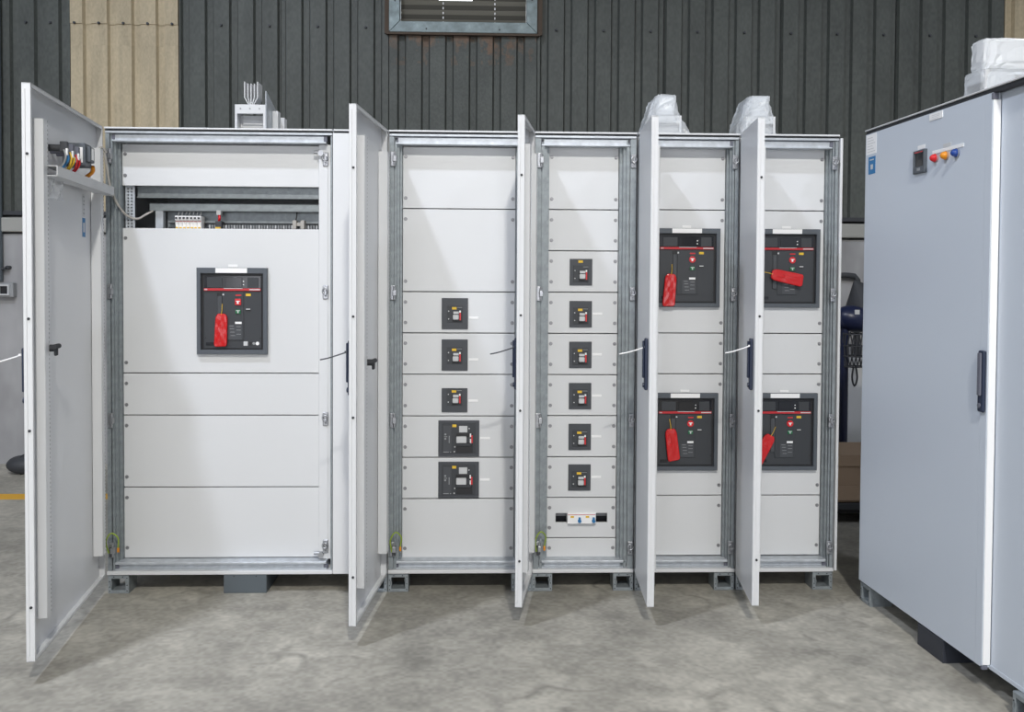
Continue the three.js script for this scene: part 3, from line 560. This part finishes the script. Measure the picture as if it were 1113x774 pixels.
// ---------------------------------------------------------------- busbar stubs on the cabinet roofs
function busStub(o, bare) {                                          // local +z is the front end, origin on the roof at the front of the box
  part('flange_box', [ring(-0.073, 0.073, 0, 0.162, [[-0.062, 0.062, 0.016, 0.118]], -0.012, 0, 0.002), bx(-0.064, 0.064, 0, 0.12, -0.085, -0.075), bx(-0.073, -0.065, 0, 0.16, -0.12, -0.012), bx(0.065, 0.073, 0, 0.16, -0.12, -0.012), bx(-0.073, 0.073, 0.154, 0.162, -0.12, -0.012), bx(-0.052, 0.052, 0.02, 0.06, -0.075, -0.06, 0.002), bx(-0.05, 0.05, 0.075, 0.1, -0.075, -0.066, 0.002)], M.lightGrey, o);
  for (const [x, y] of [[-0.045, 0.142], [0.045, 0.142], [0.0, 0.142]]) part('bolt', cylZ(0.004, x, y, -0.001, 0.003, 8), M.grey, o);
  for (let k = -2; k <= 2; k++) {
    const a = k * 0.0155, h = Math.abs(k) === 2 ? 0.275 : 0.266, c = k * 0.006;
    const s = new THREE.Shape([[c - 0.002, 0.15], [c + 0.002, 0.15], [c + 0.002, 0.165], [a + 0.002, 0.20], [a + 0.002, h], [a - 0.002, h], [a - 0.002, 0.20], [c - 0.002, 0.165]].map(p => new THREE.Vector2(...p)));
    part('busbar', new THREE.ExtrudeGeometry(s, { depth: 0.09, bevelEnabled: false }).translate(0, 0, -0.11), M.lightGrey, o);
  }
  if (bare) part('side_plate', (() => { const s = new THREE.Shape([[0.0, 0], [0.3, 0], [0.3, 0.152], [0.02, 0.226], [0.0, 0.228]].map(p => new THREE.Vector2(...p))); return new THREE.ExtrudeGeometry(s, { depth: 0.003, bevelEnabled: false }).rotateY(Math.PI / 2).translate(0.0735, 0, -0.002); })(), M.galv, o);
  if (bare) for (const [z, h] of [[-0.13, 0.155], [-0.28, 0.148]]) for (const k of [-0.106, 0.078]) part('bracket', bx(k, k + 0.028, 0, h, z - 0.06, z, 0.002), M.lightGrey, o);
}
function crumple(rows, seg, amp, s0, mat, name, o) {           // shrink-wrap skin: rows of [y, x0, x1, z0, z1], closed at the top
  const pos = [], idx = []; let q = s0; const r = () => { q = (q * 1664525 + 1013904223) >>> 0; return q / 4294967296 - 0.5; };
  const fine = []; for (let k = 0; k < rows.length - 1; k++) for (let t = 0; t < 3; t++) fine.push(rows[k].map((a, i) => a + (rows[k + 1][i] - a) * t / 3)); fine.push(rows[rows.length - 1]);
  for (const [y, x0, x1, z0, z1] of fine) for (let k = 0; k < seg; k++) {
    const a = k / seg * Math.PI * 2, c = Math.cos(a), s = Math.sin(a), e = 0.3;
    const ux = Math.sign(c) * Math.abs(c) ** e, uz = Math.sign(s) * Math.abs(s) ** e;
    pos.push((x0 + x1) / 2 + ux * (x1 - x0) / 2 + r() * amp, y + r() * amp * 0.5 * (y > 0.01 ? 1 : 0), (z0 + z1) / 2 + uz * (z1 - z0) / 2 + r() * amp);
  }
  const n = fine.length;
  for (let j = 0; j < n - 1; j++) for (let k = 0; k < seg; k++) { const a = j * seg + k, b = j * seg + (k + 1) % seg; idx.push(a, a + seg, b, b, a + seg, b + seg); }
  const [yt, a0, a1, b0, b1] = rows[rows.length - 1]; pos.push((a0 + a1) / 2, yt + 0.003, (b0 + b1) / 2);
  for (let k = 0; k < seg; k++) idx.push((n - 1) * seg + k, n * seg, (n - 1) * seg + (k + 1) % seg);
  const g = new THREE.BufferGeometry(); g.setAttribute('position', new THREE.Float32BufferAttribute(pos, 3)); g.setIndex(idx);
  const f = g.toNonIndexed(); f.computeVertexNormals(); return part(name, f, mat, o);
}
busStub(thing('busbar_stub', 'bare busbar stub with five upright bars on the widest cabinet', 'busbar', [-1.187, TOP, -0.3], 0, 'busbar stubs on the roofs'), true);
for (const [x, lab, s] of [[0.83, 'film wrapped busbar stub on the cabinet next to the six-breaker cabinet', 11], [1.293, 'film wrapped busbar stub on the end cabinet of the row', 23]]) {
  const o = thing('busbar_stub', lab, 'busbar', [x, TOP, -0.3], 0, 'busbar stubs on the roofs');
  o.scale.set(1, 0.82, 0.44); busStub(o);
  crumple([[0.165, -0.045, 0.045, -0.53, 0.004], [0.20, -0.047, 0.045, -0.53, 0.006], [0.268, -0.043, 0.042, -0.52, 0.004], [0.279, -0.038, 0.04, -0.51, 0.0]], 40, 0.006, s, M.wrap, 'bar_wrap', o);
  crumple([[0.0, -0.115, s === 11 ? 0.15 : 0.1, -0.60, 0.012], [0.06, -0.105, s === 11 ? 0.125 : 0.085, -0.585, 0.012], [0.12, -0.098, s === 11 ? 0.095 : 0.078, -0.57, 0.010], [0.17, -0.085, 0.066, -0.55, 0.010], [0.24, -0.066, 0.05, -0.54, 0.010], [0.284, -0.052, 0.046, -0.53, 0.008]], 48, 0.012, s + 5, M.film, 'film', o);
}

// ---------------------------------------------------------------- closed cabinet on the right, turned to face the aisle
{
  const a = 2.496 * Math.PI / 180;
  const o = thing('control_cabinet', 'closed grey control cabinet with meter and red, yellow and blue lamps', 'cabinet', [1.638, 0, 0.128], a - Math.PI / 2);
  const W1 = 0.955, W2 = 1.95, D = 0.85;
  part('body', [bx(0.002, W2, SILL + 0.006, TOP - 0.02, -D, -0.032), bx(0, W2, SILL, 0.1, -D, -0.028)], M.coolShadePaint, o);
  part('roof', bx(-0.004, W2 + 0.004, TOP - 0.006, TOP, -D - 0.004, 0.004, 0.002), M.paint, o);
  part('roof_seal', bx(0, W2, TOP - 0.02, TOP - 0.006, -D + 0.01, -0.003), M.gasket, o);
  const d1 = part('door', [bx(0.001, 0.9155, 0.092, TOP - 0.021, -0.028, 0), bx(0.9165, W1, 0.092, TOP - 0.021, -0.028, 0), bx(0.9155, 0.9165, 0.092, TOP - 0.021, -0.02, -0.0015)], M.coolShadePaint, o);
  const d2 = part('door', [bx(W1 + 0.006, W2, 0.092, TOP - 0.021, -0.058, -0.030, 0.003)], M.coolShadePaint, o);
  part('lit_edge', [bx(W1 + 0.0005, W1 + 0.004, 0.10, TOP - 0.045, -0.029, -0.003, 0.001)], M.white, d1);  // white here stands for front light on the plain painted door edge
  part('corner_plug', [bx(W1 - 0.006, W1 + 0.006, TOP - 0.045, TOP - 0.022, -0.02, 0.001, 0.002), bx(W1 - 0.006, W1 + 0.006, 0.084, 0.098, -0.02, 0.001, 0.002)], M.corner, d1);
  const h = part('handle', bx(0.918, 0.952, 0.983, 1.198, 0, 0.014, 0.006), M.handle, d1);
  part('handle_lever', [bx(0.924, 0.945, 1.04, 1.19, 0.012, 0.02, 0.004), cylZ(0.009, 0.934, 1.006, 0.01, 0.017, 14)], M.corner, d1);
  const m = part('meter', [ring(0.44, 0.53, 1.863, 1.954, [[0.452, 0.518, 1.89, 1.942]], 0, 0.012, 0.003), bx(0.443, 0.527, 1.866, 1.951, 0, 0.005)], M.bezel, d1);
  part('screen', bx(0.452, 0.518, 1.89, 1.942, 0.005, 0.0075), M.gloss, d1);
  part('meter_mark', [bx(0.455, 0.515, 1.9445, 1.9475, 0.012, 0.0124)], M.red, d1);
  part('meter_mark', [bx(0.475, 0.498, 1.873, 1.884, 0.012, 0.0126)], M.grey, d1);
  part('label_plate', bx(0.458, 0.514, 1.958, 1.974, 0, 0.0015, 0.0005), M.white, d1);
  part('label_plate', bx(0.545, 0.638, 2.057, 2.083, 0, 0.003, 0.0008), M.white, d1);
  part('label_print', [0, 1, 2].map(k => bx(0.562, 0.622, 2.062 + k * 0.006, 2.0635 + k * 0.006, 0.003, 0.0033)), M.lightGrey, d1);
  part('label_plate', bx(0.571, 0.784, 1.926, 1.939, 0, 0.003, 0.0008), M.white, d1);
  part('label_plate', bx(0.645, 0.70, 1.941, 1.955, 0, 0.0015, 0.0005), M.lightGrey, d1);
  for (const [x, mm] of [[0.595, M.red], [0.669, M.orange], [0.741, M.blue]]) {
    const b = part('indicator_lamp', [cylZ(0.0165, x, 1.909, 0, 0.006, 20), new THREE.SphereGeometry(0.0148, 18, 10, 0, Math.PI * 2, 0, Math.PI / 2).rotateX(Math.PI / 2).scale(1, 1, 1.3).translate(x, 1.909, 0.006)], mm, d1);
    part('lamp_ring', new THREE.TorusGeometry(0.0162, 0.002, 6, 20).translate(x, 1.909, 0.004), M.grey, d1);
  }
  part('paper_sticker', bx(0.008, 0.104, 1.996, 2.083, 0, 0.0008), M.white, d1);
  part('sticker_print', [0, 1, 2, 3, 4, 5].map(k => bx(0.018, 0.092 - (k % 3) * 0.012, 2.006 + k * 0.012, 2.0085 + k * 0.012, 0.0008, 0.0011)), M.lightGrey, d1);
  part('blue_sticker', bx(0.031, 0.096, 1.908, 1.984, 0, 0.0008), M.stickerBlue, d1);
  part('sticker_print', [bx(0.052, 0.074, 1.928, 1.95, 0.0008, 0.0011), bx(0.045, 0.082, 1.968, 1.973, 0.0008, 0.0011)], M.lightGrey, d1);
  for (const x of [0.052, 1.17, 1.9]) for (const z of [-0.006, -0.74]) { const f = share('foot', footGeo, M.zinc, o, [x, 0, z]); for (const [p, q] of [[-0.039, 0.012], [-0.039, 0.055], [0.039, 0.012], [0.039, 0.07]]) share('bolt', boltGeo, M.black, f, [p, q, 0]); }  // feet again in darker zinc, their shade put into the colour
  part('support_block', [bx(0.517, 0.705, 0, SILL, -0.014, -0.002, 0.002), bx(0.517, 0.523, 0, SILL, -0.82, -0.014), bx(0.699, 0.705, 0, SILL, -0.82, -0.014), bx(0.517, 0.705, 0, SILL, -0.83, -0.82)], M.blockDark, o);
  // wrapped stub on its roof
  const bs = thing('busbar_stub', 'thickly wrapped busbar stub on the closed grey control cabinet', 'busbar', [1.895, TOP, 0.56], a - Math.PI / 2, 'busbar stubs on the roofs');
  busStub(bs);
  crumple([[0.17, -0.06, 0.06, -0.56, -0.008], [0.2, -0.062, 0.064, -0.56, -0.006], [0.276, -0.06, 0.062, -0.55, -0.006], [0.289, -0.055, 0.058, -0.54, -0.012]], 44, 0.006, 77, M.wrap, 'bar_wrap', bs);
  crumple([[0, -0.085, 0.085, -0.60, 0.014], [0.06, -0.085, 0.085, -0.59, 0.014], [0.13, -0.084, 0.084, -0.58, 0.012], [0.165, -0.078, 0.078, -0.57, 0.010]], 44, 0.004, 91, M.film, 'film', bs);
}

// ---------------------------------------------------------------- things behind the row
{
  const b = thing('wall_socket', 'small grey junction box at the foot of a wall conduit', 'socket', [-3.665, 1.335, WZ + 0.02]);
  part('box', bx(-0.062, 0.056, -0.055, 0.055, 0, 0.06, 0.006), M.grey, b);
  part('socket_ring', ring(-0.05, 0.03, -0.042, 0.04, [[-0.038, 0.018, -0.03, 0.028]], 0.06, 0.075, 0.003), M.lightGrey, b);
  part('opening', bx(-0.038, 0.018, -0.03, 0.028, 0.055, 0.064), M.black, b);
  const c = thing('wall_conduit', 'dark vertical conduit running down the plaster wall', 'conduit', [-3.735, 0, WZ + 0.05]);
  part('pipe', cylY(0.035, 0, 0, 1.4, 7.5, 14), M.blockSteel, c);
  part('pipe_clip', [bx(0.02, 0.075, 1.49, 1.505, -0.03, 0.02), cylZ(0.014, 0.075, 1.505, -0.03, 0.02, 10)], M.darkSteel, c);
  const t = thing('rubber_bundle', 'small dark bundle lying on the floor by the plaster wall', 'bundle', [-3.40, 0.0, -2.62]);
  part('bundle', new THREE.SphereGeometry(0.09, 14, 10).scale(1.3, 0.75, 1).translate(0, 0.068, 0), M.darkSteel, t);
  part('strap', new THREE.TorusGeometry(0.068, 0.008, 6, 18).rotateY(Math.PI / 2).translate(0, 0.066, 0), M.gasket, t);

  const p = thing('wall_pipe', 'dark bent pipe fixed to the pale plaster wall', 'pipe', [2.87, 1.48, WZ + 0.06]);
  part('pipe', [tube([[-0.9, 0.0, 0], [-0.3, 0.0, 0], [-0.05, 0.0, 0], [-0.012, -0.012, 0], [0, -0.05, 0], [0, -0.3, 0], [0, -1.4, 0]], 0.022, 60, 10)], M.darkSteel, p);
  part('pipe_clip', bx(-0.03, 0.03, -0.2, -0.18, -0.04, 0.026), M.grey, p);

  const m = thing('pedestal_machine', 'dark navy machine head on a post with a hanging wire basket', 'machine', [2.40, 0, -2.0]);
  part('base', [cylY(0.2, 0, 0, 0, 0.04, 24, 0.18)], M.darkSteel, m);
  part('post', cylY(0.028, 0, 0, 0.04, 1.15, 14), M.navy, m);
  part('head', [new THREE.SphereGeometry(0.1, 20, 14).scale(1.35, 0.9, 1).rotateZ(-0.22).translate(0.06, 1.18, 0), cylX(0.06, 1.17, 0, -0.12, 0.05, 16)], M.navy, m);
  part('head_label', bx(0.03, 0.062, 1.215, 1.245, 0.086, 0.095), M.lightGrey, m);
  part('guard', new THREE.ConeGeometry(0.2, 0.22, 20, 1, true).rotateZ(0.5).translate(0.16, 1.35, -0.12), M.darkSteel, m);
  const bars = []; for (let k = 0; k < 16; k++) { const q = k / 16 * 6.283; bars.push(tube([[0.055 + Math.cos(q) * 0.062, 0.86, Math.sin(q) * 0.062 + 0.03], [0.055 + Math.cos(q + 0.25) * 0.072, 0.97, Math.sin(q + 0.25) * 0.072 + 0.03], [0.055 + Math.cos(q) * 0.075, 1.09, Math.sin(q) * 0.075 + 0.03]], 0.0045, 8, 5)); }
  for (const y of [0.86, 0.93, 1.0, 1.08]) bars.push(new THREE.TorusGeometry(0.066 + (y - 0.86) * 0.04, 0.005, 6, 22).rotateX(Math.PI / 2).translate(0.055, y, 0.03));
  part('basket', bars, M.darkSteel, m);
  part('cable', tube([[0.04, 0.87, 0.06], [0.028, 0.78, 0.07], [0.045, 0.73, 0.07], [0.062, 0.78, 0.07], [0.055, 0.87, 0.06]], 0.006, 24, 6), M.darkSteel, m);
  const cab = thing('metal_locker', 'plain grey metal locker side behind the navy machine', 'locker', [2.62, 0, -2.45]);
  part('body', bx(-0.2, 0.25, 0.02, 0.86, -0.25, 0.15, 0.006), M.lightGrey, cab);
  part('plinth', bx(-0.19, 0.24, 0, 0.03, -0.24, 0.14), M.darkSteel, cab);
  part('door', bx(-0.19, 0.24, 0.05, 0.84, 0.15, 0.165, 0.004), M.lightGrey, cab);
  const pal = thing('low_trolley', 'dark low trolley carrying a cardboard box behind the row', 'trolley', [2.2, 0, -1.42]);
  part('deck', bx(-0.28, 0.35, 0.085, 0.125, -0.3, 0.27, 0.005), M.darkSteel, pal);
  for (const [x, z] of [[-0.22, 0.2], [0.28, 0.2], [-0.22, -0.22], [0.28, -0.22]]) part('wheel', cylX(0.042, 0.042, z, x - 0.015, x + 0.015, 16), M.black, pal);
  part('skirt', bx(-0.26, 0.33, 0.05, 0.085, -0.28, 0.2), M.black, pal);
  const cb = thing('cardboard_box', 'brown cardboard box on the low trolley behind the row', 'box', [2.2, 0.126, -1.42]);
  part('carton', [bx(-0.25, 0.3, 0, 0.27, -0.26, 0.25, 0.004)], M.card, cb);
  part('flap', [bx(-0.25, 0.3, 0.0, 0.085, 0.251, 0.257, 0.002).rotateX(-0.06).translate(0, 0, 0.012), bx(-0.25, 0.3, 0.215, 0.285, 0.251, 0.257, 0.002)], M.card, cb);
}
scene.traverse(o => { if (o.isMesh) { o.castShadow = true; o.receiveShadow = true; } });
renderer.render(scene, camera);
